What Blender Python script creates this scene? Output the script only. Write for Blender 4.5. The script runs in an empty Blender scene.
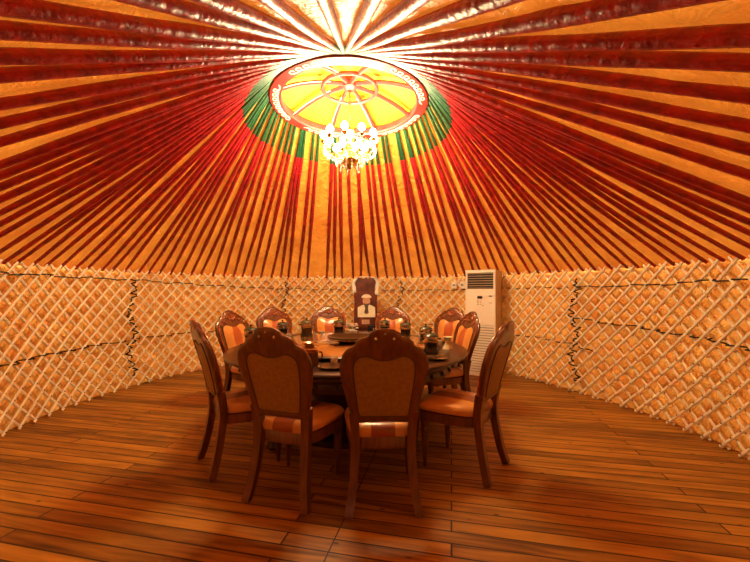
import bpy, math, random
from mathutils import Vector, Matrix, noise as mnoise
random.seed(7)
PI = math.pi
sc = bpy.context.scene
COL = sc.collection
CX, CY = -0.27, 3.85          # yurt centre on the floor, camera stands at the origin
H_EYE = 1.35

# ------------------------------------------------------------ materials
def mat(name, col, rough=0.5, metal=0.0, col2=None, scale=8.0, bump=0.0, bscale=None, stretch=(1,1,1), spec=0.5, coat=0.0, sheen=0.0, emit=None, estr=0.0, detail=4.0, subsurf=0):
    m = bpy.data.materials.new(name); m.use_nodes = True
    nt = m.node_tree; N = nt.nodes; L = nt.links
    b = N['Principled BSDF']
    b.inputs['Roughness'].default_value = rough
    b.inputs['Metallic'].default_value = metal
    b.inputs['Specular IOR Level'].default_value = spec
    b.inputs['Coat Weight'].default_value = coat
    b.inputs['Coat Roughness'].default_value = 0.12
    b.inputs['Sheen Weight'].default_value = sheen
    tc = N.new('ShaderNodeTexCoord'); mp = N.new('ShaderNodeMapping')
    mp.inputs['Scale'].default_value = stretch
    L.new(tc.outputs['Object'], mp.inputs['Vector'])
    nz = N.new('ShaderNodeTexNoise'); nz.inputs['Scale'].default_value = scale; nz.inputs['Detail'].default_value = detail
    L.new(mp.outputs['Vector'], nz.inputs['Vector'])
    cr = N.new('ShaderNodeValToRGB')
    c2 = col2 if col2 else tuple(c*0.8 for c in col)
    cr.color_ramp.elements[0].position = 0.35; cr.color_ramp.elements[1].position = 0.65
    cr.color_ramp.elements[0].color = (*c2, 1); cr.color_ramp.elements[1].color = (*col, 1)
    L.new(nz.outputs['Fac'], cr.inputs['Fac'])
    L.new(cr.outputs['Color'], b.inputs['Base Color'])
    if bump > 0:
        n2 = N.new('ShaderNodeTexNoise'); n2.inputs['Scale'].default_value = bscale or scale; n2.inputs['Detail'].default_value = 5
        L.new(mp.outputs['Vector'], n2.inputs['Vector'])
        bp = N.new('ShaderNodeBump'); bp.inputs['Strength'].default_value = bump; bp.inputs['Distance'].default_value = 0.02
        L.new(n2.outputs['Fac'], bp.inputs['Height']); L.new(bp.outputs['Normal'], b.inputs['Normal'])
    if emit:
        b.inputs['Emission Color'].default_value = (*emit, 1); b.inputs['Emission Strength'].default_value = estr
    return m

M = {}
M['red'] = mat('red_pole_paint', (0.46,0.012,0.016), 0.40, col2=(0.25,0.008,0.014), scale=14, bump=0.6, bscale=22, coat=0.12)
M['green'] = mat('green_pole_paint', (0.012,0.075,0.022), 0.45, col2=(0.006,0.035,0.014), scale=30, bump=0.2, bscale=40)
M['slat'] = mat('pale_willow_slat', (0.93,0.82,0.60), 0.5, col2=(0.80,0.60,0.36), scale=6, bump=0.2, bscale=30)
M['knot'] = mat('rawhide_knot', (0.10,0.04,0.02), 0.7)
M['rope'] = mat('black_horsehair_rope', (0.02,0.012,0.012), 0.85, scale=60, bump=0.6)
M['pink'] = mat('crown_red_paint', (0.40,0.020,0.016), 0.5, col2=(0.30,0.012,0.010), scale=12)
M['white_paint'] = mat('ornament_white_paint', (0.95,0.80,0.62), 0.5)
M['yellow'] = mat('yellow_crown_cloth', (0.62,0.35,0.010), 0.6, col2=(0.56,0.26,0.007), scale=5, bump=0.4, bscale=7)
M['gold'] = mat('polished_brass', (0.75,0.45,0.14), 0.22, metal=1.0, scale=20)
M['crystal'] = mat('cut_crystal', (0.92,0.90,0.86), 0.05, spec=1.0)
M['crystal'].node_tree.nodes['Principled BSDF'].inputs['Transmission Weight'].default_value = 0.6
M['bulb'] = mat('lit_frosted_shade', (0.9,0.85,0.75), 0.4, emit=(1.0,0.83,0.47), estr=76)
M['wood'] = mat('dark_cherry_wood', (0.17,0.050,0.015), 0.30, col2=(0.090,0.025,0.008), scale=5, stretch=(6,6,0.8), bump=0.05, bscale=20, coat=0.5)
M['carve'] = mat('lit_carved_cherry_wood', (0.42,0.11,0.03), 0.28, col2=(0.20,0.045,0.012), scale=24, bump=0.3, bscale=30, coat=0.5)  # lighter than the plain cherry: lamplight on the carving put into the colour
M['tablewood'] = mat('near_black_table_wood', (0.040,0.014,0.007), 0.28, col2=(0.018,0.007,0.004), scale=5, stretch=(4,4,1), coat=0.25)
M['backleather'] = mat('brown_back_leather', (0.31,0.155,0.026), 0.50, col2=(0.24,0.115,0.020), scale=40, bump=0.12, bscale=160)
M['piping'] = mat('dark_piping', (0.07,0.022,0.008), 0.4)
M['whiteplastic'] = mat('off_white_enamel', (0.86,0.78,0.66), 0.35, col2=(0.82,0.73,0.61), scale=2)
M['shadedside'] = mat('shaded_side_enamel', (0.62,0.46,0.28), 0.4)  # beige enamel with a warm shade tint put into the colour
M['dark'] = mat('black_plastic', (0.015,0.012,0.012), 0.35)
M['grey'] = mat('grey_print', (0.25,0.22,0.20), 0.5)
M['steel'] = mat('brushed_steel', (0.62,0.56,0.48), 0.22, metal=1.0, scale=30)
M['darksteel'] = mat('dark_enamelled_steel', (0.05,0.045,0.04), 0.25, metal=0.6, scale=20)
M['greenglaze'] = mat('dull_green_lid', (0.05,0.065,0.045), 0.25, scale=20)
M['porcelain'] = mat('white_porcelain', (0.82,0.76,0.68), 0.15)
M['browng'] = mat('brown_glaze', (0.10,0.05,0.025), 0.15, col2=(0.05,0.025,0.012), scale=8)
M['oldbrass'] = mat('aged_brass', (0.22,0.08,0.025), 0.55, metal=0.4, scale=20)
M['cloth_white'] = mat('white_silk', (0.85,0.78,0.68), 0.5, bump=0.3, bscale=12)
M['napkin'] = mat('pale_napkin', (0.70,0.66,0.45), 0.7, bump=0.4, bscale=20)
M['board'] = mat('maroon_leather_board', (0.16,0.035,0.022), 0.35, col2=(0.07,0.015,0.010), scale=9, bump=0.3, bscale=14)
M['paper'] = mat('cream_picture_paper', (0.86,0.80,0.62), 0.6)
M['skin'] = mat('painted_face', (0.62,0.34,0.20), 0.6)
M['hair'] = mat('painted_beard', (0.10,0.07,0.05), 0.7)
M['copper'] = mat('copper_pot', (0.60,0.28,0.12), 0.28, metal=1.0, scale=12)
M['petal'] = mat('pale_petals', (0.85,0.72,0.60), 0.6)
M['leaf'] = mat('dark_leaf', (0.04,0.09,0.025), 0.5)
M['door'] = mat('red_brown_door', (0.25,0.06,0.02), 0.45, scale=4, stretch=(6,6,1))
M['plaque'] = mat('tan_plaque', (0.55,0.36,0.24), 0.5)

def fabric(name, c1, c2, scale, bump, rough, streak=(1,1,1), brocade=0.0, through=0.2):
    m = mat(name, c1, rough, col2=c2, scale=scale, detail=6, stretch=streak)
    nt = m.node_tree; N = nt.nodes; L = nt.links; b = N['Principled BSDF']
    tc = N.new('ShaderNodeTexCoord')
    w = N.new('ShaderNodeTexNoise'); w.inputs['Scale'].default_value = 2.6; w.inputs['Detail'].default_value = 6; w.inputs['Distortion'].default_value = 2.2
    L.new(tc.outputs['Object'], w.inputs['Vector'])
    w2 = N.new('ShaderNodeTexNoise'); w2.inputs['Scale'].default_value = 9; w2.inputs['Detail'].default_value = 4; w2.inputs['Distortion'].default_value = 3.0
    L.new(tc.outputs['Object'], w2.inputs['Vector'])
    ad = N.new('ShaderNodeMath'); ad.operation = 'MULTIPLY_ADD'; ad.inputs[1].default_value = 0.35
    L.new(w2.outputs['Fac'], ad.inputs[0]); L.new(w.outputs['Fac'], ad.inputs[2])
    bp = N.new('ShaderNodeBump'); bp.inputs['Strength'].default_value = bump; bp.inputs['Distance'].default_value = 0.06
    L.new(ad.outputs[0], bp.inputs['Height'])
    last = bp
    if brocade > 0:
        v = N.new('ShaderNodeTexVoronoi'); v.inputs['Scale'].default_value = 16
        L.new(tc.outputs['Object'], v.inputs['Vector'])
        b2 = N.new('ShaderNodeBump'); b2.inputs['Strength'].default_value = brocade; b2.inputs['Distance'].default_value = 0.02
        L.new(v.outputs['Distance'], b2.inputs['Height']); L.new(bp.outputs['Normal'], b2.inputs['Normal']); last = b2
    L.new(last.outputs['Normal'], b.inputs['Normal'])
    b.inputs['Specular IOR Level'].default_value = 0.4
    tr = N.new('ShaderNodeBsdfTranslucent'); src=b.inputs['Base Color'].links[0].from_socket; L.new(src, tr.inputs['Color'])
    ms = N.new('ShaderNodeMixShader'); ms.inputs[0].default_value = through
    out = [n for n in N if n.type=='OUTPUT_MATERIAL'][0]
    L.new(b.outputs[0], ms.inputs[1]); L.new(tr.outputs[0], ms.inputs[2]); L.new(ms.outputs[0], out.inputs['Surface'])
    return m
M['roofcloth'] = fabric('orange_satin_roof_lining', (0.84,0.30,0.04), (0.70,0.20,0.025), 3.0, 1.0, 0.38, through=0.10)
M['wallcloth'] = fabric('golden_wall_lining', (0.88,0.46,0.11), (0.70,0.26,0.04), 6.0, 1.0, 0.5, brocade=0.5, through=0.03)

def stripe_leather(name, base, stripe, half, axis_mid=0.75, bulge=0.0):
    """leather with a centre stripe, sewn along the thing's own middle (object x)"""
    m = mat(name, base, 0.28, col2=tuple(c*0.85 for c in base), scale=10, coat=0.3)
    nt = m.node_tree; N = nt.nodes; L = nt.links; b = N['Principled BSDF']
    src = b.inputs['Base Color'].links[0].from_socket
    tc = N.new('ShaderNodeTexCoord'); sp = N.new('ShaderNodeSeparateXYZ'); L.new(tc.outputs['Object'], sp.inputs[0])
    ab = N.new('ShaderNodeMath'); ab.operation = 'ABSOLUTE'; L.new(sp.outputs['X'], ab.inputs[0])
    z1 = N.new('ShaderNodeMath'); z1.operation = 'SUBTRACT'; z1.inputs[1].default_value = axis_mid; L.new(sp.outputs['Z'], z1.inputs[0])
    z2 = N.new('ShaderNodeMath'); z2.operation = 'POWER'; z2.inputs[1].default_value = 2; 
    za = N.new('ShaderNodeMath'); za.operation = 'ABSOLUTE'; L.new(z1.outputs[0], za.inputs[0]); L.new(za.outputs[0], z2.inputs[0])
    z3 = N.new('ShaderNodeMath'); z3.operation = 'MULTIPLY_ADD'; z3.inputs[1].default_value = bulge; L.new(z2.outputs[0], z3.inputs[0]); L.new(ab.outputs[0], z3.inputs[2])
    lt = N.new('ShaderNodeMath'); lt.operation = 'LESS_THAN'; lt.inputs[1].default_value = half; L.new(z3.outputs[0], lt.inputs[0])
    mx = N.new('ShaderNodeMix'); mx.data_type = 'RGBA'
    L.new(lt.outputs[0], mx.inputs['Factor']); L.new(src, mx.inputs['A']); mx.inputs['B'].default_value = (*stripe, 1)
    L.new(mx.outputs['Result'], b.inputs['Base Color'])
    return m
M['frontleather'] = stripe_leather('orange_leather_red_centre', (0.66,0.27,0.065), (0.40,0.085,0.022), 0.066, 0.80, 1.6)
M['seatleather'] = stripe_leather('tan_seat_leather', (0.62,0.27,0.075), (0.26,0.060,0.018), 0.075, 0.5, 0.0)

def floor_mat():
    m = bpy.data.materials.new('plank_floor'); m.use_nodes = True
    nt = m.node_tree; N = nt.nodes; L = nt.links; b = N['Principled BSDF']
    tc = N.new('ShaderNodeTexCoord'); mp = N.new('ShaderNodeMapping')
    mp.inputs['Rotation'].default_value = (0,0,math.radians(12)); L.new(tc.outputs['Object'], mp.inputs['Vector'])
    br = N.new('ShaderNodeTexBrick'); br.offset = 0.37; br.offset_frequency = 2
    br.inputs['Color1'].default_value = (0.0,0.0,0.0,1); br.inputs['Color2'].default_value = (1,1,1,1); br.inputs['Mortar'].default_value = (0.5,0.5,0.5,1)
    br.inputs['Scale'].default_value = 1; br.inputs['Mortar Size'].default_value = 0.0055; br.inputs['Mortar Smooth'].default_value = 0.2
    br.inputs['Brick Width'].default_value = 2.4; br.inputs['Row Height'].default_value = 0.098
    L.new(mp.outputs['Vector'], br.inputs['Vector'])
    m2 = N.new('ShaderNodeMapping'); m2.inputs['Scale'].default_value = (1.2, 14, 1); L.new(mp.outputs['Vector'], m2.inputs['Vector'])
    off = N.new('ShaderNodeVectorMath'); off.operation = 'MULTIPLY_ADD'; off.inputs[1].default_value = (7,3,0)
    L.new(br.outputs['Color'], off.inputs[0]); L.new(m2.outputs['Vector'], off.inputs[2])
    nz = N.new('ShaderNodeTexNoise'); nz.inputs['Scale'].default_value = 1.6; nz.inputs['Detail'].default_value = 8; nz.inputs['Distortion'].default_value = 0.6
    L.new(off.outputs[0], nz.inputs['Vector'])
    mix = N.new('ShaderNodeMath'); mix.operation = 'MULTIPLY_ADD'; mix.inputs[1].default_value = 0.32
    sep = N.new('ShaderNodeSeparateColor'); L.new(br.outputs['Color'], sep.inputs[0])
    L.new(sep.outputs[0], mix.inputs[0]); L.new(nz.outputs['Fac'], mix.inputs[2])
    cr = N.new('ShaderNodeValToRGB'); e = cr.color_ramp.elements
    e[0].position = 0.32; e[0].color = (0.075,0.026,0.004,1); e[1].position = 0.92; e[1].color = (0.50,0.225,0.026,1)
    k = e.new(0.60); k.color = (0.27,0.108,0.012,1)
    L.new(mix.outputs[0], cr.inputs['Fac'])
    # knots
    v = N.new('ShaderNodeTexVoronoi'); v.inputs['Scale'].default_value = 3.6; v.inputs['Randomness'].default_value = 1
    m3 = N.new('ShaderNodeMapping'); m3.inputs['Scale'].default_value = (0.9,1.9,1); L.new(mp.outputs['Vector'], m3.inputs['Vector']); L.new(m3.outputs['Vector'], v.inputs['Vector'])
    kr = N.new('ShaderNodeValToRGB'); kr.color_ramp.elements[0].position = 0.03; kr.color_ramp.elements[0].color=(0.25,0.2,0.2,1); kr.color_ramp.elements[1].position = 0.085; kr.color_ramp.elements[1].color=(1,1,1,1)
    L.new(v.outputs['Distance'], kr.inputs['Fac'])
    mk = N.new('ShaderNodeMix'); mk.data_type='RGBA'; mk.blend_type='MULTIPLY'; mk.inputs['Factor'].default_value=1
    L.new(cr.outputs['Color'], mk.inputs['A']); L.new(kr.outputs['Color'], mk.inputs['B'])
    # gaps between boards and the long joint between two floor panels
    sx = N.new('ShaderNodeSeparateXYZ'); L.new(mp.outputs['Vector'], sx.inputs[0])
    su = N.new('ShaderNodeMath'); su.operation='ADD'; su.inputs[1].default_value = 0.62; L.new(sx.outputs['X'], su.inputs[0])
    aa = N.new('ShaderNodeMath'); aa.operation='ABSOLUTE'; L.new(su.outputs[0], aa.inputs[0])
    lt = N.new('ShaderNodeMath'); lt.operation='LESS_THAN'; lt.inputs[1].default_value = 0.004; L.new(aa.outputs[0], lt.inputs[0])
    mxm = N.new('ShaderNodeMath'); mxm.operation='MAXIMUM'; L.new(lt.outputs[0], mxm.inputs[0]); L.new(br.outputs['Fac'], mxm.inputs[1])
    mg = N.new('ShaderNodeMix'); mg.data_type='RGBA'; mg.inputs['B'].default_value=(0.035,0.010,0.004,1)
    L.new(mxm.outputs[0], mg.inputs['Factor']); L.new(mk.outputs['Result'], mg.inputs['A'])
    L.new(mg.outputs['Result'], b.inputs['Base Color'])
    inv = N.new('ShaderNodeMath'); inv.operation='SUBTRACT'; inv.inputs[0].default_value=1; L.new(mxm.outputs[0], inv.inputs[1])
    bp = N.new('ShaderNodeBump'); bp.inputs['Strength'].default_value=0.5; bp.inputs['Distance'].default_value=0.004
    L.new(inv.outputs[0], bp.inputs['Height']); L.new(bp.outputs['Normal'], b.inputs['Normal'])
    b.inputs['Roughness'].default_value = 0.5; b.inputs['Specular IOR Level'].default_value = 0.35
    return m
M['floor'] = floor_mat()

# ------------------------------------------------------------ mesh helpers
class MB:
    def __init__(s): s.v=[]; s.f=[]; s.m=[]
    def add(s, vs, fs, mi=0):
        o=len(s.v); s.v += [tuple(v) for v in vs]; s.f += [tuple(i+o for i in f) for f in fs]; s.m += [mi]*len(fs)
    def box(s, c, d, rz=0.0, mi=0, bev=0.0):
        cx,cy,cz=c; x,y,z=[t/2 for t in d]
        if bev<=0:
            P=[(-x,-y,-z),(x,-y,-z),(x,y,-z),(-x,y,-z),(-x,-y,z),(x,-y,z),(x,y,z),(-x,y,z)]
            F=[(0,3,2,1),(4,5,6,7),(0,1,5,4),(1,2,6,5),(2,3,7,6),(3,0,4,7)]
        else:
            b=min(bev,x*.9,y*.9,z*.9); P=[];F=[]
            lay=[(-z,b),(-z+b,0),(z-b,0),(z,b)]
            for zz,i in lay:
                X=x-i;Y=y-i
                for (a,e) in [(-1,-1),(1,-1),(1,1),(-1,1)]:
                    P+= [(a*(X-(b if (a*e>0) else 0)), e*(Y-(0 if a*e>0 else b)), zz), (a*(X-(0 if a*e>0 else b)), e*(Y-(b if a*e>0 else 0)), zz)]
            n=8
            for l in range(3):
                for k in range(n): F.append((l*n+k,l*n+(k+1)%n,(l+1)*n+(k+1)%n,(l+1)*n+k))
            F.append(tuple(range(n-1,-1,-1))); F.append(tuple(range(3*n,4*n)))
        ca,sa=math.cos(rz),math.sin(rz)
        s.add([(cx+px*ca-py*sa, cy+px*sa+py*ca, cz+pz) for px,py,pz in P],F,mi)
    def tube(s, path, rad, n=8, mi=0, closed=False, flat=1.0, up=None, caps=True):
        path=[Vector(p) for p in path]; k=len(path)
        if not hasattr(rad,'__len__'): rad=[rad]*k
        prev=None; V=[]
        for i,p in enumerate(path):
            if closed: t=(path[(i+1)%k]-path[i-1])
            else: t=(path[min(i+1,k-1)]-path[max(i-1,0)])
            t.normalize()
            u=Vector(up) if up else (prev if prev is not None else (Vector((0,0,1)) if abs(t.z)<.9 else Vector((0,1,0))))
            u=(u-t*u.dot(t)); 
            if u.length<1e-6: u=t.orthogonal()
            u.normalize(); prev=u; w=t.cross(u)
            for j in range(n):
                a=2*PI*(j+.5)/n
                V.append(p+u*math.cos(a)*rad[i]*flat+w*math.sin(a)*rad[i])
        F=[]
        for i in range(k if closed else k-1):
            for j in range(n):
                a=i*n+j; b2=i*n+(j+1)%n; c=((i+1)%k)*n+(j+1)%n; d=((i+1)%k)*n+j
                F.append((a,b2,c,d))
        if not closed and caps:
            F.append(tuple(range(n-1,-1,-1))); F.append(tuple((k-1)*n+j for j in range(n)))
        s.add(V,F,mi)
    def lathe(s, prof, c=(0,0,0), n=24, mi=0, cap=True):
        V=[];F=[];k=len(prof)
        for r,z in prof:
            for j in range(n):
                a=2*PI*j/n; V.append((c[0]+r*math.cos(a), c[1]+r*math.sin(a), c[2]+z))
        for i in range(k-1):
            for j in range(n):
                F.append((i*n+j,i*n+(j+1)%n,(i+1)*n+(j+1)%n,(i+1)*n+j))
        cl=prof[0]==prof[-1] or not cap
        if prof[0][0]>1e-4 and not cl: F.append(tuple(range(n-1,-1,-1)))
        if prof[-1][0]>1e-4 and not cl: F.append(tuple((k-1)*n+j for j in range(n)))
        s.add(V,F,mi)
    def sphere(s, c, r, sc_=(1,1,1), n=10, mi=0):
        m=max(5,n//2+1); V=[(c[0],c[1],c[2]-r*sc_[2])];F=[]
        for i in range(1,m):
            t=-PI/2+PI*i/m
            for j in range(n):
                a=2*PI*j/n; V.append((c[0]+r*sc_[0]*math.cos(t)*math.cos(a),c[1]+r*sc_[1]*math.cos(t)*math.sin(a),c[2]+r*sc_[2]*math.sin(t)))
        V.append((c[0],c[1],c[2]+r*sc_[2])); top=len(V)-1
        for j in range(n):
            F.append((0,1+(j+1)%n,1+j)); F.append((top,1+(m-2)*n+j,1+(m-2)*n+(j+1)%n))
        for i in range(m-2):
            for j in range(n):
                F.append((1+i*n+j,1+i*n+(j+1)%n,1+(i+1)*n+(j+1)%n,1+(i+1)*n+j))
        s.add(V,F,mi)
    def build(s, name, mats, parent=None, smooth=True, loc=None, rz=0):
        me=bpy.data.meshes.new(name); me.from_pydata(s.v,[],s.f); 
        if not isinstance(mats,(list,tuple)): mats=[mats]
        for x in mats: me.materials.append(x)
        me.polygons.foreach_set('material_index', s.m)
        me.polygons.foreach_set('use_smooth', [smooth]*len(s.f))
        me.update()
        if smooth:
            me.set_sharp_from_angle(angle=math.radians(40))
        o=bpy.data.objects.new(name,me); COL.objects.link(o)
        if parent: o.parent=parent
        if loc: o.location=loc
        o.rotation_euler=(0,0,rz)
        return o
def tag(o, label=None, cat=None, group=None, kind=None):
    if label: o['label']=label
    if cat: o['category']=cat
    if group: o['group']=group
    if kind: o['kind']=kind
    return o
def thing(name, loc, rz=0, label=None, cat=None, group=None):
    o=bpy.data.objects.new(name,None); COL.objects.link(o); o.location=loc; o.rotation_euler=(0,0,rz); o.empty_display_size=.1
    return tag(o,label,cat,group)
def kids(o): return [c for c in bpy.data.objects if c.parent==o]
def dup(o, parent=None):
    c=o.copy(); COL.objects.link(c)
    if parent: c.parent=parent
    for ch in kids(o): dup(ch,c)
    return c
def cr_spline(pts, m=6, closed=True):
    out=[];n=len(pts)
    for i in range(n if closed else n-1):
        g=lambda k:(pts[k%n] if closed else pts[min(max(k,0),n-1)])
        p0,p1,p2,p3=g(i-1),g(i),g(i+1),g(i+2)
        for q in range(m):
            t=q/m
            out.append(tuple(.5*((2*b)+(-a+c)*t+(2*a-5*b+4*c-d)*t*t+(-a+3*b-3*c+d)*t**3) for a,b,c,d in zip(p0,p1,p2,p3)))
    if not closed: out.append(tuple(pts[-1]))
    return out

# ------------------------------------------------------------ plan of the yurt
RT=[(-60,3.95),(-35,3.55),(-16,3.35),(1,3.17),(16,3.03),(35,3.06),(60,3.32),(90,3.52),(120,3.52),(144,3.42),(159,3.30),(172,3.24),(192,3.20),(215,3.45),(242,3.95),(270,4.15)]
def RW(deg):
    d=(deg+60)%360-60
    n=len(RT)
    A=[a for a,_ in RT]
    for i in range(n):
        a0=A[i]; a1=A[(i+1)%n]+(360 if i==n-1 else 0)
        if a0<=d<=a1:
            t=(d-a0)/(a1-a0)
            p0=RT[i-1][1]; p1=RT[i][1]; p2=RT[(i+1)%n][1]; p3=RT[(i+2)%n][1]
            x0=A[i-1]-(360 if i==0 else 0); x3=A[(i+2)%n]+(360 if i>=n-2 else 0)
            m1=(p2-p0)/(a1-x0)*(a1-a0); m2=(p3-p1)/(x3-a0)*(a1-a0)
            return (2*t**3-3*t*t+1)*p1+(t**3-2*t*t+t)*m1+(-2*t**3+3*t*t)*p2+(t**3-t*t)*m2
    return 3.5
def wp(deg, z=0.0, off=0.0):
    r=RW(deg)+off; a=math.radians(deg)
    return Vector((CX+r*math.cos(a), CY+r*math.sin(a), z))
# arc length table starting at 272 deg (door) going backwards to keep s growing clockwise seen from above = left to right seen from inside
STEP=0.5
tab=[]; s_=0; prev=None
for k in range(int(360/STEP)+1):
    d=270-k*STEP; p=wp(d)
    if prev is not None: s_+=(p-prev).length
    tab.append((s_,d)); prev=p
PER=s_
def deg_at(s):
    s=min(max(s,0),PER)
    lo,hi=0,len(tab)-1
    while hi-lo>1:
        m=(lo+hi)//2
        if tab[m][0]<=s: lo=m
        else: hi=m
    (s0,d0),(s1,d1)=tab[lo],tab[hi]
    return d0+(d1-d0)*(s-s0)/max(s1-s0,1e-9)
def s_at(deg):
    d=(270-deg)%360; k=d/STEP; i=min(int(k),len(tab)-2); return tab[i][0]+(tab[i+1][0]-tab[i][0])*(k-i)
NP=124; PITCH=PER/NP
ZT=1.63; RR=0.83; ZR=3.34
def ring_angle(deg):
    ph=math.radians(deg-90); return 90+math.degrees(ph+0.78*math.sin(ph))
def roof(deg,t,off=0.0):
    a=wp(deg,ZT-0.03,0.02); ra=math.radians(ring_angle(deg))
    b=Vector((CX+RR*math.cos(ra), CY+RR*math.sin(ra), ZR+0.01))
    p=a.lerp(b,t); p.z+=off; return p

# ------------------------------------------------------------ floor, wall linings, ceiling
mb=MB(); V=[(CX,CY,0)]; F=[]
K=120
for k in range(K): V.append(tuple(wp(360*k/K,0,0.14)))
for k in range(K): F.append((0,1+k,1+(k+1)%K))
V+= [(x,y,-.05) for x,y,z in V]; 
F+= [(K+1,K+2+(k+1)%K,K+2+k) for k in range(K)]+[(1+k,K+2+k,K+2+(k+1)%K,1+(k+1)%K) for k in range(K)]
mb.add(V,F); tag(mb.build('floor',M['floor'],smooth=False),kind='structure')

def wall(name,d0,d1):
    mb=MB(); n=int(abs(s_at(d1)-s_at(d0))/0.045); nz=34; V=[];F=[]
    for i in range(n+1):
        d=d0+(d1-d0)*i/n
        for j in range(nz+1):
            z=1.66*j/nz
            b=0.022*mnoise.noise(Vector((s_at(d)*5.0,z*5.0,3.1)))+0.012*mnoise.noise(Vector((s_at(d)*11,z*9,9.1)))
            V.append(wp(d,z,0.085-b))
    for i in range(n):
        for j in range(nz):
            a=i*(nz+1)+j; F.append((a,a+1,a+nz+2,a+nz+1))
    mb.add(V,F); o=mb.build(name,M['wallcloth']); tag(o,kind='structure'); return o
wall('wall_left',262,128); wall('wall_back',128,45); wall('wall_right',45,-82)
# doorway behind the camera
a=wp(262,0,0.05); b_=wp(278,0,0.05); mid=(a+b_)/2
mb=MB(); wdt=(b_-a).length
mb.box((mid.x,mid.y,.8),(wdt*.86,.05,1.58)); 
for k in (-1,1): mb.box((mid.x+k*wdt*.22,mid.y+.03,.8),(wdt*.34,.02,1.2))
d_=mb.build('door_1',M['door'],smooth=False); tag(d_,kind='structure')
mb=MB(); mb.box((mid.x-.03-wdt*.0,mid.y+.06,.8),(.03,.05,.16)); mb.build('door_handle',M['gold'],d_)
mb=MB()
for k in (-1,1): mb.box((mid.x+k*wdt*.47,mid.y,.82),(.1,.12,1.64))
mb.box((mid.x,mid.y,1.63),(wdt*1.05,.12,.08)); tag(mb.build('trim_1',M['door'],smooth=False),kind='structure')

mb=MB(); V=[];F=[]; NA=NP*5; NTt=36
for i in range(NA):
    d=deg_at(PER*i/NA)
    ph=(i%5)/5.0
    for j in range(NTt+1):
        t=j/NTt
        p=roof(d,-0.02+t*1.03,0.042)
        sag=-0.012*math.sin(PI*ph)*(1-t)
        p.z+= sag+0.016*mnoise.noise(Vector((p.x*5,p.y*5,1)))+0.012*mnoise.noise(Vector((p.x*11,p.y*11,5)))
        V.append(p)
for i in range(NA):
    for j in range(NTt):
        a=i*(NTt+1)+j; b2=((i+1)%NA)*(NTt+1)+j; F.append((a,a+1,b2+1,b2))
mb.add(V,F); tag(mb.build('ceiling',M['roofcloth']),kind='structure')

# ------------------------------------------------------------ roof poles
def pole_zone(d):
    d=d%360
    if 70<=d<110: return ('red green-tipped roof pole rising from the back wall behind the table','red poles above the back wall')
    if 110<=d<145: return ('red green-tipped roof pole rising from the back wall well left of the portrait','red poles above the back left wall')
    if 145<=d<200: return ('red green-tipped roof pole fanning up from the left lattice wall','red poles above the left wall')
    if 35<=d<70: return ('red green-tipped roof pole rising from the wall by the air conditioner','red poles above the air conditioner side')
    if d<35 or d>=340: return ('red green-tipped roof pole fanning up from the right lattice wall','red poles above the right wall')
    if 200<=d<262: return ('thick dark red roof pole passing overhead to the upper left picture edge','thick overhead poles at upper left')
    if 262<=d<=278: return ('thick dark red roof pole running straight overhead at the picture top middle','thick overhead poles at top middle')
    return ('thick dark red roof pole passing overhead to the upper right picture edge','thick overhead poles at upper right')
SKIP={57}
JR=random.Random(12); JIT=[JR.uniform(-.34,.34) for _ in range(NP)]; JIR=[JR.uniform(-.75,.75) for _ in range(NP)]
for i in range(NP):
    d=deg_at((i+.5+JIT[i]*.5)*PITCH)
    dd=d%360
    if 214<dd<326 and i%2==0: continue
    if i in SKIP: continue
    far=0.5+0.5*math.sin(math.radians(dd)); thick=1.08-0.16*math.cos(2*math.radians(dd))+(.12 if far<.3 else 0)*(1-far)/2
    P=[];R=[];n=12
    w1,w2,w3=random.uniform(-1,1),random.uniform(-1,1),random.uniform(0,6)
    for k in range(n+1):
        t=k/n
        p=roof(d,t,0.0)
        pj=roof(deg_at((i+.5+JIR[i])*PITCH),t,0.0); p=p.lerp(pj,t)
        tan=Vector((-math.sin(math.radians(d)),math.cos(math.radians(d)),0))
        p+=tan*(0.012*w1*math.sin(t*PI)+0.010*w2*math.sin(2*PI*t+w3)*math.sin(PI*t)); p.z+=0.006*math.sin(t*9+w3)*math.sin(PI*t)
        P.append(p); R.append(thick*(0.017+0.008*math.sin(PI*min(1,t*1.1)))*(1+0.08*math.sin(t*23+w3)))
    L=(P[-1]-P[0]).length
    tg=1-0.44/L*1.0
    base=P[0].copy()
    # split at painted tip
    idx=[k for k in range(n+1) if k/n<tg]
    q=P[idx[-1]].lerp(P[min(idx[-1]+1,n)], (tg-idx[-1]/n)*n)
    mb=MB(); rq=R[idx[-1]]
    mb.tube([P[k]-base for k in idx]+[q-base],[R[k] for k in idx]+[rq],10,0)
    hi=[k for k in range(n+1) if k/n>tg+.01]
    o=mb.build('roof_pole',M['red'],loc=tuple(base))
    lb,g=pole_zone(d); tag(o,lb,'roof pole',g)
    mt=MB(); mt.tube([q-base]+[P[k]-base for k in hi],[rq*1.01]+[R[k]*0.92 for k in hi],10,0)
    tp=mt.build('painted_tip',M['green'],o); tag(tp,'green painted upper end')

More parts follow.
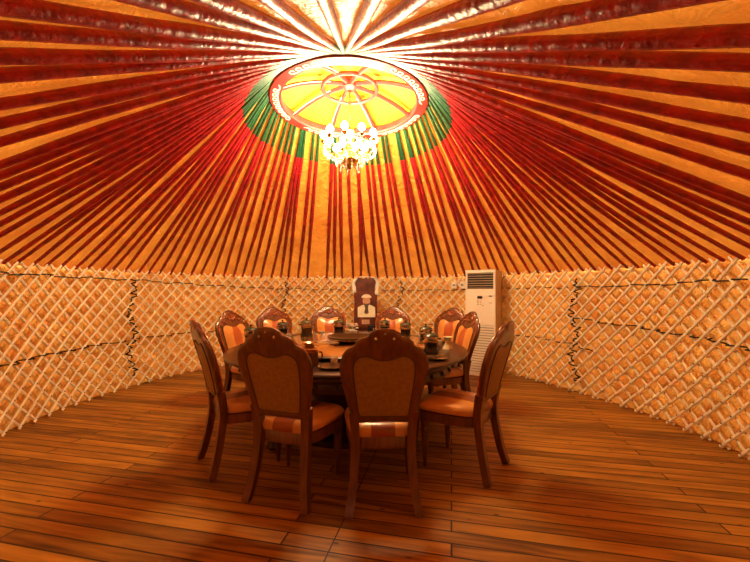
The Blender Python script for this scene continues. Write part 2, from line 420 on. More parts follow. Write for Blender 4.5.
# ------------------------------------------------------------ crown ring
cr=thing('skylight_wheel',(CX,CY,ZR),0,'round red roof crown with spokes and yellow cloth, above the chandelier','roof crown')
mb=MB(); mb.lathe([(.705,-.01),(.715,-.03),(.82,-.03),(.835,-.015),(.835,.05),(.815,.06),(.72,.06),(.705,.045),(.705,-.01)],n=72); mb.build('rim',M['pink'],cr)
for run in range(5):     # white scrolls painted on the rim, in five runs
    mb=MB(); pts=[]; a0=2*PI*run/5+.25
    for q in range(90):
        tt=q/89; u=tt*2*PI*8
        rr=.768+.026*math.sin(u); an=a0+tt*.88+.030*math.cos(u*1.0)*2
        pts.append((rr*math.cos(an),rr*math.sin(an),-.031))
    mb.tube(pts,.0065,5,flat=.4,up=(0,0,1)); mb.build('scroll_ornament',M['white_paint'],cr)
def dome(r): return 0.20*math.cos(min(r/.72,1)*PI/2)**.8
for k in range(8):
    a=math.radians(22.5+45*k); mb=MB()
    pts=[(r*math.cos(a),r*math.sin(a),dome(r)) for r in [.71,.62,.52,.42,.32,.22,.12,.05]]
    mb.tube(pts,[.024]*8,6,flat=1.0,up=(0,0,1))
    s=mb.build('spoke',M['pink'],cr)
    mb=MB(); mb.tube([(x-.024*math.sin(a),y+.024*math.cos(a),z-.005) for x,y,z in pts[:-2]],.004,5); mb.build('pale_edge',M['white_paint'],s)
mb=MB(); mb.tube([(.29*math.cos(2*PI*k/40),.29*math.sin(2*PI*k/40),dome(.29)-.012) for k in range(40)],.022,8,closed=True); mb.build('inner_ring',M['pink'],cr)
mb=MB(); mb.lathe([(.0,-.05),(.05,-.045),(.075,-.02),(.075,.03),(.0,.04)],(0,0,.19),24); mb.build('hub',M['pink'],cr)
mb=MB(); prof=[(.84,.07)]+[(r,dome(r)+.075) for r in [.78,.7,.6,.5,.4,.3,.2,.1,.001]]
mb.lathe(prof,n=64,cap=False); mb.build('yellow_cloth_cover',M['yellow'],cr)

# ------------------------------------------------------------ lattice panels
joints=[258,205,160,115,77,40,17,-30,-78]
names=['pale lattice wall panel behind the camera on the left side','pale lattice wall panel at the left picture edge, left of the lashed joint','pale lattice wall panel between the left lashed joint and the leftmost orange chair','pale lattice wall panel at the back, left of and behind the portrait','pale lattice wall panel at the back between portrait and air conditioner','pale lattice wall panel just right of the air conditioner','pale lattice wall panel at the right picture edge, right of the lashed joint','pale lattice wall panel behind the camera on the right side']
def slat(mb,s0,dirn,a,b,off,ztop):
    """one slat rising at 45 degrees along the wall, cut at the panel ends"""
    pts=[];n=14
    for k in range(n+1):
        z=0.012+(ztop-0.012)*k/n; s=s0+dirn*z
        if a<=s<=b: pts.append(wp(deg_at(s),z,off+0.004*math.sin(z*7+s0*3)))
    if len(pts)<2: return
    up=wp(deg_at(s0),0,1)-wp(deg_at(s0),0,0)
    mb.tube(pts,0.0155,6,flat=0.62,up=up)
for j in range(len(joints)-1):
    a=s_at(joints[j]); b=s_at(joints[j+1])
    a-=.12; b+=.12
    mid_d=(joints[j]+joints[j+1])/2
    root=thing('lattice_panel',tuple(wp(mid_d,0,0)),0,names[j],'lattice panel')
    inv=Vector(root.location)
    for layer,(dirn,off) in enumerate(((1,-0.012),(-1,0.012))):
        mb=MB(); k0=int((a-2)/PITCH)
        for k in range(k0,int((b+2)/PITCH)+1):
            slat(mb,k*PITCH+(0.05 if dirn>0 else -.05),dirn,a,b,off,ZT+random.uniform(-.015,.012))
        if layer==0:
            for k in range(k0,int((b+2)/PITCH)+1):
                for r_ in range(1,9):
                    s1=k*PITCH+(r_%2)*PITCH/2+0; z=r_*PITCH-.0
                    # crossings: s0+z = s0'-z
                    z=(r_*PITCH/1 -0.1)/2
                    if z<.03: continue
                    s1=k*PITCH+.05+z
                    if a<s1<b: mb.sphere(wp(deg_at(s1),z,-.024),.006,n=6,mi=1)
        mb.v=[(x-inv.x,y-inv.y,z-inv.z) for x,y,z in mb.v]
        o=mb.build('slat_layer',[M['slat'],M['knot']],root)
        tag(o,'front slats leaning right' if layer==0 else 'rear slats leaning left')

# ------------------------------------------------------------ ropes
def rope(pts,label,r=.007,group=None):
    mb=MB(); base=pts[0].copy(); mb.tube([p-base for p in pts],r,6); o=mb.build('rope',M['rope'],loc=tuple(base)); tag(o,label,'rope',group); return o
def lerp_tab(T,d):
    for (d0,z0),(d1,z1) in zip(T,T[1:]):
        if d0>=d>=d1: return z0+(z1-z0)*(d0-d)/(d0-d1)
    return T[-1][1]
T=[(215,1.52),(192,1.51),(159,1.49),(144,1.45),(120,1.38),(90,1.35),(60,1.35),(35,1.38),(16,1.39),(1,1.40),(-16,1.44),(-35,1.45)]
def band(d0,d1,T,weave=True):
    out=[]; s=s_at(d0); e=s_at(d1); k=0
    while s<e:
        d=deg_at(s); z=lerp_tab(T,d)+0.008*math.sin(s*9)+.006*math.sin(s*23)
        out.append(wp(d,z,-.034 if (k%4)<2 else 0.036)); s+=PITCH/4; k+=1
    return out
rope(band(212,161,T),'black rope tied along the top of the left lattice panel')
rope(band(159,78,T),'black rope tied along the top of the back lattice panels')
rope(band(76,18,T),'black rope tied along the top of the lattice beside the air conditioner')
rope(band(16,-33,T),'black rope tied along the top of the right lattice panel')
rope(band(210,161,[(210,.66),(161,.66)]),'black rope at mid height of the leftmost lattice panel')
rope(band(159,122,[(159,.67),(122,.62)]),'black rope at mid height of the lattice right of the left joint')
rope(band(70,12,[(70,.68),(17,.64),(12,.56)]),'black rope at mid height right of the air conditioner with a loose end')
rope(band(17,-33,[(17,.98),(-33,.85)]),'black rope crossing the right lattice panel above mid height')
for d,lb in ((160,'dark lashing cord knotted down the joint of the left lattice wall'),(115,'dark lashing cord knotted down the back lattice joint left of the portrait'),(77,'dark lashing cord knotted down the lattice joint right of the portrait'),(17,'dark lashing cord knotted down the joint of the right lattice wall')):
    pts=[]; s0=s_at(d)
    for k in range(64):
        z=1.5-1.35*k/63
        pts.append(wp(deg_at(s0+.035*math.sin(k*1.3)+.05*math.sin(k*.23)),z,-.030 if k%3 else .04))
    rope(pts,lb,.010)

# ------------------------------------------------------------ chandelier
HZ=ZR+.15
ch=thing('chandelier',(CX,CY,2.62),0,'lit brass chandelier with glowing shades and crystal drops hanging from the roof crown','chandelier')
z0=2.62
mb=MB()
for k in range(17):
    z=.55+(HZ-z0-.55)*k/16
    ring=[(.017*math.cos(q*PI/3)*(1 if k%2 else 0),.017*math.cos(q*PI/3)*(0 if k%2 else 1),z+.020*math.sin(q*PI/3)) for q in range(6)]
    mb.tube(ring,.0055,5,closed=True,up=(0,1,0) if k%2 else (1,0,0))
mb.build('chain',M['oldbrass'],ch)
mb=MB(); mb.lathe([(0,.02),(.03,.03),(.06,.06),(.075,.09),(.05,.12),(.02,.14),(.018,.2),(.04,.23),(.02,.26),(.016,.34),(.045,.38),(.055,.43),(.03,.46),(.012,.5),(.008,.56),(0,.57)],n=24); mb.build('stem',M['gold'],ch)
mb=MB(); mb.lathe([(0,.06),(.06,.07),(.10,.10),(.105,.115),(.09,.11),(.055,.09),(0,.08)],n=28); mb.build('bowl',M['gold'],ch)
arms=[(2*PI*k/10+.2,.275,.30) for k in range(10)]+[(2*PI*k/5+.5,.145,.19) for k in range(5)]
drop_n=0
for (an,r,zb) in arms:
    ca,sa=math.cos(an),math.sin(an)
    mb=MB()
    mb.tube([(rr*ca,rr*sa,zz) for rr,zz in cr_spline([(.02,zb-.07),(r*.35,zb-.14),(r*.7,zb-.13),(r,zb-.03)],5,False)],.0065,6)
    mb.lathe([(0,-.03),(.012,-.025),(.03,-.008),(.032,0),(.012,.004),(.012,.03),(0,.03)],(r*ca,r*sa,zb),14)
    arm=mb.build('arm',M['gold'],ch)
    mb=MB(); mb.lathe([(0,.028),(.016,.030),(.032,.045),(.037,.062),(.031,.082),(.015,.100),(0,.108)],(r*ca,r*sa,zb),16)
    mb.build('lit_shade',M['bulb'],arm)
    for q in range(3):
        da=(q-1)*.045
        x,y=r*math.cos(an)+da*-sa,r*math.sin(an)+da*ca
        zt=zb-.02-(0 if q!=1 else .02); mb=MB()
        mb.tube([(x,y,zt),(x,y,zt-.03)],.0015,4)
        mb.sphere((x,y,zt-.036),.007,n=6); 
        mb.lathe([(0,-.10),(.008,-.075),(.010,-.065),(.002,-.045),(0,-.044)],(x,y,zt),6)
        mb.build('crystal_drop',M['crystal'],ch,smooth=False)
for k in range(10):
    an=2*PI*k/10; mb=MB()
    x,y=.10*math.cos(an),.10*math.sin(an)
    mb.lathe([(0,-.13),(.009,-.10),(.011,-.088),(.003,-.06),(.0015,-.0),(0,0)],(x,y,.10),6)
    mb.build('crystal_drop',M['crystal'],ch,smooth=False)
for k in range(10):   # swags of beads between neighbouring arms
    a0=2*PI*k/10+.2; a1=a0+2*PI/10; mb=MB()
    for q in range(1,9):
        t=q/9; an=a0+(a1-a0)*t
        mb.sphere((.275*math.cos(an),.275*math.sin(an),.28-.09*math.sin(PI*t)),.0065,n=6)
    mb.build('bead_swag',M['crystal'],ch)

# ------------------------------------------------------------ chairs
def bend(z):
    """depth of the backrest line (local y) at height z"""
    t=(z-.46)
    return -.205-.17*t-.19*max(t-.15,0)**1.6
def polar(mb, outline, c, rings, f, g, mi=0):
    """shape with the given outline in x-z, front and back surfaces given by offset profiles"""
    n=len(outline); V=[];F=[]
    def layer(fun):
        base=len(V)
        V.append((c[0],bend(c[1])+fun(0),c[1]))
        for t in rings:
            for (x,z) in outline:
                X=c[0]+(x-c[0])*t; Z=c[1]+(z-c[1])*t
                V.append((X,bend(Z)+fun(t),Z))
        return base
    A=layer(f); B=layer(g); R=len(rings)
    for base,flip in ((A,0),(B,1)):
        for j in range(n):
            q=(base,base+1+j,base+1+(j+1)%n); F.append(q if flip else q[::-1])
        for r in range(R-1):
            for j in range(n):
                a=base+1+r*n+j; b=base+1+r*n+(j+1)%n; c2=b+n; d=a+n
                F.append((a,d,c2,b) if flip else (a,b,c2,d))
    for j in range(n):
        a=A+1+(R-1)*n+j; b=A+1+(R-1)*n+(j+1)%n; c2=B+1+(R-1)*n+(j+1)%n; d=B+1+(R-1)*n+j
        F.append((a,d,c2,b))
    # fix orientation: front faces look +y
    mb.add(V,[tuple(reversed(q)) for q in F],mi)
half=[(0,1.108),(.045,1.102),(.085,1.084),(.100,1.062),(.135,1.052),(.165,1.030),(.180,1.005),(.215,.990),(.245,.955),(.262,.90),(.262,.85),(.250,.78),(.232,.70),(.214,.62),(.200,.56),(.196,.535),(.15,.528),(.07,.530)]
full=half+[(0,.532)]+[(-x,z) for x,z in reversed(half[1:])]
OUT=cr_spline(full,3)
ph_=[(0,.920),(.05,.928),(.10,.945),(.145,.940),(.175,.91),(.183,.86),(.178,.78),(.168,.70),(.157,.62),(.150,.585),(.13,.572),(.06,.570)]
PAN=cr_spline(ph_+[(0,.570)]+[(-x,z) for x,z in reversed(ph_[1:])],3)
def make_chair():
    root=thing('dining_chair',(0,0,0))
    mb=MB(); rg=[.3,.6,.8,.93,.98,1.0]
    e=lambda t:.020*(1 if t<.9 else math.sqrt(max(0,1-((t-.9)/.1)**2*.85)))
    polar(mb,OUT,(0,.80),rg,lambda t:e(t),lambda t:-e(t)); mb.build('back_frame',M['wood'],root)
    mb=MB(); polar(mb,PAN,(0,.76),[.3,.6,.85,.96,1.0],lambda t:-.018,lambda t:-.021-.006*(1-t**4)); rear=mb.build('back_panel',M['backleather'],root); tag(rear,'brown leather back panel')
    mb=MB(); mb.tube([(x,bend(z)-.022,z) for x,z in PAN],.0045,5,closed=True); mb.build('piping',M['piping'],rear)
    mb=MB(); polar(mb,PAN,(0,.76),[.2,.4,.6,.8,.93,1.0],lambda t:.022+.030*(1-t**3),lambda t:.015); fr=mb.build('back_cushion',M['frontleather'],root); tag(fr,'orange leather cushion with red centre')
    mb=MB(); mb.tube([(x,bend(z)+.022,z) for x,z in PAN],.0055,5,closed=True); mb.build('piping',M['piping'],fr)
    # carved crest on the front
    mb=MB()
    def F_(x,z,o=.024): return (x,bend(z)+o,z)
    for s in (-1,1):
        for cxx,cz,r in ((.055,1.02,.030),(.12,.985,.026),(.185,.955,.020)):
            mb.tube([F_(s*(cxx+r*(1-q/14)*math.cos(q*.75)),cz+r*(1-q/14)*math.sin(q*.75)) for q in range(12)],[.009-.0004*q for q in range(12)],6)
        mb.tube([F_(s*x,z) for x,z in cr_spline([(.02,1.08),(.075,1.068),(.115,1.035),(.16,1.012),(.20,.975),(.235,.93),(.243,.86),(.232,.78),(.215,.70),(.198,.62),(.185,.56)],3,False)],.0085,6)
        for q in range(3): mb.sphere(F_(s*(.09+.045*q),1.0-.022*q),.013,(1.3,.6,.8),8)
    for q in range(7):
        a=PI*(q+.5)/7; mb.tube([F_(0,1.005),F_(.040*math.cos(a),1.005+.062*math.sin(a),.030)],[.005,.011],6)
    mb.sphere(F_(0,1.0),.020,(1,.6,.8),10)
    cv=mb.build('carved_crest',M['carve'],root); tag(cv,'carved shell and scrolls')
    for x,z,r in ((0,1.078,.007),(.052,1.050,.008),(-.052,1.050,.008)):  # light through the pierced crest, put in as pale steel beads
        mb=MB(); mb.sphere((x,bend(z)-.0215,z),r,(1,.45,1.5 if x else .8),8); mb.build('piercing_glint',M['steel'],root)
    # seat
    def seat_ring(z,k=1.0,ins=0.0):
        pts=[(-.165,-.19),(-.10,-.20),(0,-.205),(.10,-.20),(.165,-.19),(.225,-.08),(.255,.12),(.250,.215),(.20,.250),(.08,.272),(-.08,.272),(-.20,.250),(-.250,.215),(-.255,.12),(-.225,-.08)]
        return [(x*k*(1-ins),y*(1-ins),z) for x,y in cr_spline(pts,3)]
    def stack(mb,layers):
        n=len(layers[0]); V=[p for l in layers for p in l]; F=[]
        for i in range(len(layers)-1):
            for j in range(n): F.append((i*n+j,i*n+(j+1)%n,(i+1)*n+(j+1)%n,(i+1)*n+j))
        F.append(tuple(range(n-1,-1,-1)))
        V.append((0,0,layers[-1][0][2]+.006)); q=len(V)-1; b=(len(layers)-1)*n
        for j in range(n): F.append((b+j,b+(j+1)%n,q))
        mb.add(V,F)
    mb=MB(); stack(mb,[seat_ring(.355,.94,.03),seat_ring(.36,.96,0),seat_ring(.425,.96,0),seat_ring(.43,.95,.02)]); mb.build('seat_frame',M['wood'],root)
    mb=MB(); stack(mb,[seat_ring(.432,.93,.0),seat_ring(.44,.98,-.01),seat_ring(.462,.99,-.015),seat_ring(.48,.97,.01),seat_ring(.494,.97,.07),seat_ring(.503,.97,.2),seat_ring(.508,.97,.45)]); st=mb.build('seat',M['seatleather'],root); tag(st,'padded tan leather seat')
    for s in (-1,1):
        mb=MB(); pts=cr_spline([(.184,-.222,.60),(.176,-.205,.50),(.172,-.203,.40),(.176,-.218,.28),(.190,-.248,.13),(.212,-.285,0.0)],4,False)
        mb.tube([(s*x,y,z) for x,y,z in pts],[.040-.007*(k/(len(pts)-1)) for k in range(len(pts))],4,up=(0,1,0)); lg=mb.build('leg',M['wood'],root,smooth=False)
        mb=MB(); mb.lathe([(.012,0),(.016,.01),(.014,.03),(.019,.06),(.024,.16),(.028,.25),(.024,.27),(.032,.285),(.024,.30),(.030,.315),(.034,.34),(.034,.37)],(s*.205,.205,0),14); mb.build('leg',M['wood'],root)
    return root
TX,TY=-.27,3.70
chair=make_chair()
# x, y of the rear feet midpoint, label
chairs=[(.054,2.145,2,'right one of the two nearest dining chairs, brown leather back towards us'),
 (-.62,2.235,-18,'left one of the two nearest dining chairs, brown leather back towards us'),
 (-1.28,2.72,-54,'leftmost dining chair, seen from the side with its seat under the table'),
 (.90,2.64,54,'rightmost dining chair, seen from the side, overlapping the air conditioner foot'),
 (-1.66,4.25,None,'orange leather dining chair just behind and right of the leftmost chair'),
 (-1.40,5.05,None,'orange leather dining chair whose carved top shows above the left nearest chair'),
 (-.70,5.45,None,'orange leather dining chair at the far side, just left of the portrait'),
 (.25,5.25,None,'orange leather dining chair at the far side, just right of the portrait'),
 (1.03,4.92,138,'orange leather dining chair half hidden, left of the one before the air conditioner'),
 (1.02,4.05,102,'orange leather dining chair standing directly in front of the air conditioner')]
for i,(x,y,a,lb) in enumerate(chairs):
    o=chair if i==0 else dup(chair)
    dx,dy=TX-x,TY-y
    ang=math.atan2(dy,dx)-PI/2 if a is None else math.radians(a)
    # rear feet are .285 behind the origin
    o.location=(x-.285*math.sin(ang)*1.0, y+.285*math.cos(ang),0); o.rotation_euler=(0,0,ang); o.scale=(1,1,1.02 if i<4 else 1.0)
    tag(o,lb,'chair','dining chairs around the table')

# ------------------------------------------------------------ table
tb=thing('dining_table',(TX,TY,0),0,'large round dark wood dining table in the middle of the ring of chairs','table')
tb.scale=(.985,1.04,1)
mb=MB(); mb.lathe([(0,.725),(1.14,.725),(1.17,.735),(1.185,.745),(1.20,.755),(1.195,.768),(1.17,.775),(1.12,.776),(0,.776)],n=96); mb.build('tabletop',M['tablewood'],tb)
mb=MB(); mb.lathe([(1.02,.58),(1.05,.59),(1.06,.62),(1.05,.66),(1.08,.69),(1.08,.725),(1.0,.725),(1.0,.58),(1.02,.58)],n=96)
for k in range(40):
    a=2*PI*k/40; mb.sphere((1.055*math.cos(a),1.055*math.sin(a),.64),.022,(1,1,.9),8)
mb.build('apron',M['tablewood'],tb)
mb=MB(); mb.lathe([(.62,0),(.62,.05),(.56,.08),(.40,.13),(.34,.2),(.38,.32),(.44,.42),(.46,.52),(.60,.58),(.62,.725)],n=48); mb.build('pedestal',M['tablewood'],tb)
for k in range(4):
    a=PI/4+k*PI/2; mb=MB(); c=(.86*math.cos(a),.86*math.sin(a),0)
    mb.lathe([(.04,0),(.055,.02),(.05,.05),(.035,.09),(.05,.2),(.06,.35),(.05,.45),(.065,.5),(.05,.55),(.06,.6),(.06,.7)],c,16); mb.build('leg',M['tablewood'],tb)
tt=thing('turntable',(TX,TY,.777),0,'raised round turntable with pale polished top in the middle of the table','turntable')
mb=MB(); mb.lathe([(0,0),(.30,0),(.30,.012),(.79,.014),(.83,.018),(.84,.028),(.83,.036),(.80,.038)],n=80); mb.build('turning_base',M['tablewood'],tt)
mb=MB(); mb.lathe([(0,.036),(.80,.036),(.805,.039),(.80,.042),(0,.042)],n=80)
mglass=mat('polished_amber_stone',(0.50,0.25,0.08),0.08,col2=(0.34,0.14,0.04),scale=3,coat=0.5,detail=8); mb.build('top_plate',mglass,tt)
TZ=.777+.042

def put(mbs,name,loc,label,cat,group=None,rz=0):
    r=thing(name,loc,rz,label,cat,group)
    for (nm,mb,m,sm) in mbs: mb.build(nm,m,r,smooth=sm)
    return r
# big dish in the middle
mb=MB(); mb.lathe([(0,0),(.12,0),(.14,.02),(.20,.045),(.235,.06),(.24,.07),(.225,.068),(.18,.052),(.0,.03)],n=40)
mb2=MB(); mb2.tube([(.222*math.cos(2*PI*k/28),.222*math.sin(2*PI*k/28),.050) for k in range(28)],.007,6,closed=True)
for k in range(28):
    a=2*PI*k/28; mb2.sphere((.222*math.cos(a),.222*math.sin(a),.050),.012,n=6)
put([('dish_body',mb,M['darksteel'],True),('rim_beads',mb2,M['steel'],True)],'serving_dish',(TX+.03,TY-.08,TZ),'wide dark serving dish with a beaded rim in the middle of the turntable','dish')
# hot pots
def make_pot():
    r=thing('hot_pot',(0,0,0))
    mb=MB(); mb.lathe([(.070,0),(.072,.01),(.062,.03),(.060,.085),(.066,.095),(.058,.095),(.055,.02),(.0,.01)],n=24); mb.build('burner_stand',M['darksteel'],r)
    mb=MB(); mb.lathe([(0,.088),(.05,.088),(.062,.10),(.066,.14),(.066,.150)],n=24); mb.lathe([(.066,.100),(.074,.102),(.075,.108),(.067,.110)],n=24); mb.build('pot',M['steel'],r)
    mb=MB(); mb.lathe([(.068,.150),(.070,.156),(.055,.172),(.03,.182),(.0,.184)],n=24); ld=mb.build('lid',M['greenglaze'],r)
    mb=MB(); mb.lathe([(.006,.182),(.007,.192),(.014,.198),(.012,.207),(0,.21)],n=12); mb.build('knob',M['darksteel'],ld)
    for s in (-1,1):
        mb=MB(); mb.tube([(s*.066,-.018,.13),(s*.088,-.016,.132),(s*.088,.016,.132),(s*.066,.018,.13)],.005,6); mb.build('handle',M['darksteel'],r)
    return r
pot=make_pot()
PT=1.
pots=[(.78,-.42,0,'lidded hot pot on the right rim of the table, nearest to the right side chair'),
 (.82,.20,0,'lidded hot pot at the table right, before the chair at the air conditioner'),
 (.64,.66,0,'lidded hot pot on the far right rim, right of the two by the portrait'),
 (.40,.97,0,'lidded hot pot in front of the chair just right of the portrait'),
 (-.20,.97,0,'lidded hot pot in front of the chair just left of the portrait'),
 (-.52,.46,1,'lidded hot pot on the turntable, left of the serving dish'),
 (-.86,.70,0,'lidded hot pot at the far left of the table, before the second orange chair'),
 (-1.04,.10,0,'lidded hot pot at the left rim of the table, before the chair facing right')]
for i,(x,y,z,lb) in enumerate(pots):
    o=pot if i==0 else dup(pot)
    o.location=(TX+x,TY+y,TZ if z else .777); o.rotation_euler=(0,0,i*.7); tag(o,lb,'pot','hot pots on the dining table')
# open copper pot near the front
mb=MB(); mb.lathe([(.068,0),(.074,.01),(.072,.09),(.080,.10),(.080,.105),(.070,.103),(.066,.02),(0,.015)],n=28)
mb2=MB(); mb2.tube([(.074,0,.03),(.10,0,.04),(.105,0,.065),(.10,0,.09),(.074,0,.095)],.006,6)
put([('pot_body',mb,M['copper'],True),('handle',mb2,M['darksteel'],True)],'copper_pot',(TX-.24,TY-.93,.777),'open copper pot on the table between the two nearest chairs','pot',rz=.3)
# place settings
def make_plate():
    mb=MB(); mb.lathe([(0,0),(.06,0),(.065,.004),(.10,.014),(.105,.017),(.098,.017),(.06,.007),(0,.006)],n=28); return mb.build('plate',M['browng'])
def make_cup():
    mb=MB(); mb.lathe([(0,0),(.018,0),(.02,.006),(.030,.03),(.033,.055),(.031,.055),(.027,.03),(0,.010)],n=20); return mb.build('tea_cup',M['porcelain'])
cup=None;plate=None
ps=['before the nearest chair on the right','before the nearest chair on the left','before the leftmost side chair','before the rightmost side chair','before the chair facing right at the left','before the far left orange chair','before the chair left of the portrait','before the chair right of the portrait','before the far right overlapped chair','before the chair in front of the air conditioner']
for i,(x,y,a,lb) in enumerate(chairs):
    v=Vector((x-TX,y-TY)).normalized(); t=Vector((-v.y,v.x))
    if plate is None: plate=make_plate(); o=plate
    else: o=plate.copy(); COL.objects.link(o)
    p=v*1.05+t*.0
    if any((Vector((px,py))-p).length<.19 for px,py,_,_ in pots) or (Vector((-.24,-.93))-p).length<.2: p=p+t*.2; p=p.normalized()*1.05
    o.location=(TX+p.x,TY+p.y,.7765); tag(o,'dark brown plate on the table '+ps[i],'plate','plates on the dining table')
    if cup is None: cup=make_cup(); o=cup
    else: o=cup.copy(); COL.objects.link(o)
    p=v*.93-t*.24
    if any((Vector((px,py))-p).length<.13 for px,py,_,_ in pots) or (Vector((-.24,-.93))-p).length<.13: p=p-t*.14
    p=p.normalized()*.93
    o.location=(TX+p.x,TY+p.y,.7765); tag(o,'small white tea cup on the table '+ps[i],'cup','tea cups on the dining table')
# folded napkins at right
for x,y,lb in ((.98,-.18,'pale folded napkin on the right rim of the table beside the hot pot'),):
    mb=MB(); mb.lathe([(.05,0),(.035,.03),(.02,.07),(.035,.10),(.05,.115),(.03,.10),(.0,.07)],n=9); o=mb.build('napkin',M['napkin'],smooth=False,loc=(TX+x,TY+y,.7765)); tag(o,lb,'napkin')
# serving bowls on the turntable
for k,(x,y,lb) in enumerate(((.35,.35,'small steel bowl on the turntable behind and right of the serving dish'),(-.33,-.38,'small steel bowl on the turntable in front and left of the serving dish'),(.38,-.42,'small steel bowl on the turntable in front and right of the serving dish'))):
    mb=MB(); mb.lathe([(0,0),(.03,0),(.035,.006),(.06,.03),(.075,.05),(.072,.05),(.05,.025),(0,.012)],n=24); o=mb.build('bowl',M['steel'],loc=(TX+x,TY+y,TZ)); tag(o,lb,'bowl','steel bowls on the turntable')

# ------------------------------------------------------------ cabinet with portrait
cb=thing('low_cabinet',(-.20,6.62,0),0,'low dark cabinet against the back lattice carrying the portrait','cabinet')
mb=MB(); mb.box((0,0,.29),(1.0,.40,.54),bev=.008); mb.build('body',M['wood'],cb,smooth=False)
mb=MB(); mb.box((0,0,.58),(1.06,.44,.04),bev=.01); mb.build('top',M['wood'],cb,smooth=False)
for s in (-1,1):
    mb=MB(); mb.box((s*.245,-.208,.28),(.46,.02,.46),bev=.005); d=mb.build('door',M['carve'],cb,smooth=False)
    mb=MB(); mb.sphere((s*.05,-.228,.30),.014); mb.build('knob',M['gold'],d)
pb=thing('portrait_board',(-.17,6.56,.60),0,'tall maroon board with a portrait of a bearded man, on the low cabinet','portrait')
def prism(mb,pts,y0,y1,mi=0):
    n=len(pts); V=[(x,y0,z) for x,z in pts]+[(x,y1,z) for x,z in pts]
    F=[tuple(range(n)),tuple(range(2*n-1,n-1,-1))]+[(i,i+n,(i+1)%n+n,(i+1)%n) for i in range(n)]
    mb.add(V,F,mi)
mb=MB(); prism(mb,[(-.20,0),(.20,0),(.215,.25),(.205,.5),(.215,.75),(.22,.92),(.14,.97),(.05,.955),(0,.975),(-.05,.955),(-.14,.97),(-.22,.92),(-.215,.75),(-.205,.5),(-.215,.25)],-.02,.02); mb.build('board',M['board'],pb,smooth=False)
mb=MB(); prism(mb,[(-.15,.06+.0),(.15,.06),(.15,.10),(-.15,.10)],-.05,-.02); mb.build('ledge',M['wood'],pb,smooth=False)
mb=MB(); prism(mb,[(-.14,.26),(.14,.26),(.14,.68),(-.14,.68)],-.026,-.02); mb.add([],[])
pic=mb.build('picture',M['board'],pb,smooth=False); pic.scale=(1.18,1,1.12); pic.location=(.015,0,-.035)
def ell(cx,cz,rx,rz,n=20,a0=0,a1=2*PI): return [(cx+rx*math.cos(a0+(a1-a0)*k/n),cz+rz*math.sin(a0+(a1-a0)*k/n)) for k in range(n)]
mb=MB(); prism(mb,[(-.135,.26),(.135,.26),(.135,.42),(.06,.46),(-.06,.46),(-.135,.42)],-.030,-.026); o=mb.build('pale_robe',M['paper'],pic,smooth=False); 
mb=MB(); prism(mb,ell(0,.525,.058,.075),-.034,-.028); mb.build('painted_face',M['skin'],pic,smooth=False)
mb=MB(); prism(mb,ell(0,.575,.078,.058,20,0,PI)+[(-.078,.575)],-.037,-.028); mb.build('pale_hat',M['paper'],pic,smooth=False)
mb=MB(); prism(mb,[(-.04,.49),(0,.475),(.04,.49),(.03,.44),(.025,.40),(.035,.33),(0,.31),(-.035,.33),(-.02,.40),(-.03,.44)],-.037,-.029)
for s in (-1,1): prism(mb,ell(s*.022,.54,.009,.004,8),-.0365,-.033)
mb.build('painted_beard_and_eyes',M['hair'],pic,smooth=False)
mb=MB(); prism(mb,[(-.07,.13),(.07,.13),(.07,.21),(-.07,.21)],-.03,-.02); mb.build('plaque',M['plaque'],pb,smooth=False)
mb=MB(); V=[];F=[]
pathk=cr_spline([(-.20,.70),(-.215,.86),(-.15,.975),(0,.985),(.15,.975),(.215,.90),(.20,.76),(.205,.66)],5,False)
for i,(x,z) in enumerate(pathk):
    for j in range(5): V.append((x+(j-2)*.016*(1 if abs(x)>.15 else 0.2)+.004*math.sin(i*1.3+j), -.028-.010*math.sin(j*1.9+i*.4)+(-.0), z+(0 if abs(x)>.15 else (j-2)*.004)))
for i in range(len(pathk)-1):
    for j in range(4): a=i*5+j; F.append((a,a+1,a+6,a+5))
mb.add(V,F); o=mb.build('silk_scarf',M['cloth_white'],loc=(-.17,6.545,.60)); m_=o.modifiers.new('thick','SOLIDIFY'); m_.thickness=.006
tag(o,'white silk scarf draped over the top of the portrait board','scarf')
# flowers, box on cabinet
fl=thing('flower_arrangement',(-.42,6.46,.60),0,'low arrangement of pale flowers on the cabinet in front of the portrait','flowers')
mb=MB(); mb.lathe([(0,0),(.05,0),(.07,.03),(.065,.05),(0,.05)],n=18); mb.build('bowl',M['porcelain'],fl)
rnd=random.Random(3)
for k in range(16):
    x,y,z=rnd.uniform(-.13,.13),rnd.uniform(-.06,.06),rnd.uniform(.06,.15); mb=MB()
    for q in range(6):
        a=q*PI/3+k; mb.sphere((x+.018*math.cos(a),y+.018*math.sin(a),z),.016,(1,1,.6),6)
    mb.sphere((x,y,z+.008),.010,n=6); mb.build('flower',M['petal'],fl)
mb=MB()
for k in range(14):
    a=k*.9; mb.tube([(.02*math.cos(a),.02*math.sin(a),.045),(.08*math.cos(a),.06*math.sin(a),.09),(.14*math.cos(a),.08*math.sin(a),.07)],[.004,.014,.002],5,flat=.3)
mb.build('leaves',M['leaf'],fl)
mb=MB(); mb.box((0,0,.06),(.26,.16,.12),bev=.008); mb2=MB()
for k in range(3): mb2.tube([(-.02+k*.035,-.081,.04),(-.035+k*.035,-.081,.08)],.004,4)
put([('case',mb,M['dark'],False),('white_marks',mb2,M['porcelain'],False)],'black_box',(.0,6.44,.60),'small black box with pale marks on the cabinet at the foot of the portrait','box')

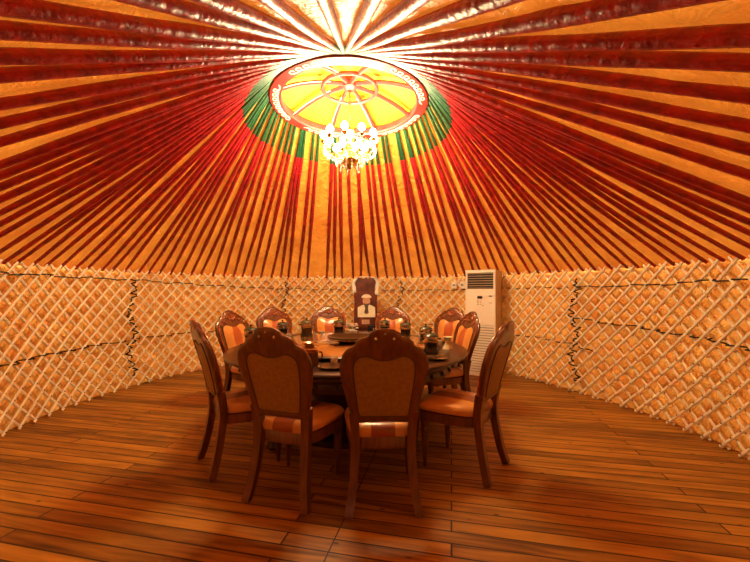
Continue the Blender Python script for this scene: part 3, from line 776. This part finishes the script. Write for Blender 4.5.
# ------------------------------------------------------------ air conditioner
AX,AY=1.76,5.80
ac=thing('air_conditioner',(AX,AY,0),math.radians(-36),'tall white floor standing air conditioner with dark grille by the back right lattice','air conditioner')
W_,D_,H_=.52,.36,1.665
ac.scale=(.92,1,1)
mb=MB(); mb.box((0,.01,H_/2),(W_-.012,D_-.03,H_-.01),bev=.012); mb.build('body',M['shadedside'],ac,smooth=False)
mb=MB()
# front panel around the two openings
f=-D_/2-.004
def fb(x0,x1,z0,z1,m=None,y=f,t=.028): (m or mb).box(((x0+x1)/2,y,(z0+z1)/2),(x1-x0,t,z1-z0),bev=.004)
fb(-.26,.26,H_-.045,H_); fb(-.26,-.225,H_-.30,H_-.045); fb(.225,.26,H_-.30,H_-.045); fb(-.26,.26,.80,H_-.30); fb(-.26,-.235,.06,.80); fb(.235,.26,.06,.80); fb(-.26,.26,0,.06)
mb.build('front_panel',M['whiteplastic'],ac,smooth=False)
mb=MB(); mb.box((0,f+.018,H_-.172),(.46,.012,.26)); gr=mb.build('grille_recess',M['dark'],ac,smooth=False)
for k in range(7):
    mb=MB(); mb.box((0,f+.003,H_-.285+k*.038),(.45,.018,.008)); mb.build('grille_bar',M['shadedside'],ac,smooth=False)
mb=MB(); mb.box((0,f+.014,.43),(.475,.012,.74)); mb.build('intake_recess',M['grey'],ac,smooth=False)
for k in range(18):
    mb=MB(); mb.box((0,f+.002,.085+k*.041),(.47,.02,.028)); mb.build('intake_louver',M['whiteplastic'],ac,smooth=False)
mb=MB(); mb.box((.0,f-.016,1.235),(.085,.006,.04)); mb.build('display',M['dark'],ac,smooth=False)
mb=MB()
for k in range(3): mb.box((-.035+.0*k,f-.0155,1.18-k*.03),(.03,.004,.010)); mb.box((.012,f-.0155,1.18-k*.03),(.022,.004,.008))
mb.sphere((.05,f-.014,1.11),.010); mb.build('buttons',M['grey'],ac,smooth=False)
mb=MB(); mb.tube([(.18+.020*math.cos(q*PI/6),f-.015,1.255+.010*math.sin(q*PI/6)) for q in range(12)],.0035,4,closed=True); mb.box((.18,f-.015,1.255),(.065,.004,.007)); mb.box((.18,f-.015,1.15),(.06,.004,.007)); mb.build('badge',M['grey'],ac,smooth=False)
# switch boxes on the lattice
for dx,lb in ((454,'left one of two small white switch boxes beside the air conditioner'),(461.5,'right one of two small white switch boxes, touching the air conditioner')):
    # find wall point along that sight line
    best=None
    for q in range(20,90):
        p=wp(q,0,-.05)
        e=abs(375+360*p.x/p.y-dx)
        if best is None or e<best[0]: best=(e,q,p)
    q,p=best[1],best[2]; rz=math.radians(q-90)
    mb=MB(); mb.box((0,0,0),(.10,.035,.13),bev=.006); mb2=MB(); mb2.box((0,-.02,-.0),(.045,.01,.03))
    put([('case',mb,M['whiteplastic'],False),('rocker',mb2,M['grey'],False)],'switch_box',(p.x,p.y,1.44),lb,'switch','switch boxes',rz=rz)

# ------------------------------------------------------------ camera, world, exposure
cd=bpy.data.cameras.new('camera'); co=bpy.data.objects.new('camera',cd); COL.objects.link(co)
co.location=(0,0,H_EYE); co.rotation_euler=(PI/2,0,0); cd.sensor_width=36; cd.lens=36*360/750; cd.shift_y=9/750; cd.clip_start=.03
sc.camera=co
w=bpy.data.worlds.new('world'); sc.world=w; w.use_nodes=True
w.node_tree.nodes['Background'].inputs[0].default_value=(1,.88,.58,1); w.node_tree.nodes['Background'].inputs[1].default_value=.9
vs=sc.view_settings; vs.view_transform='Standard'; vs.look='None'; vs.gamma=1; vs.use_curve_mapping=False; vs.exposure=2.8
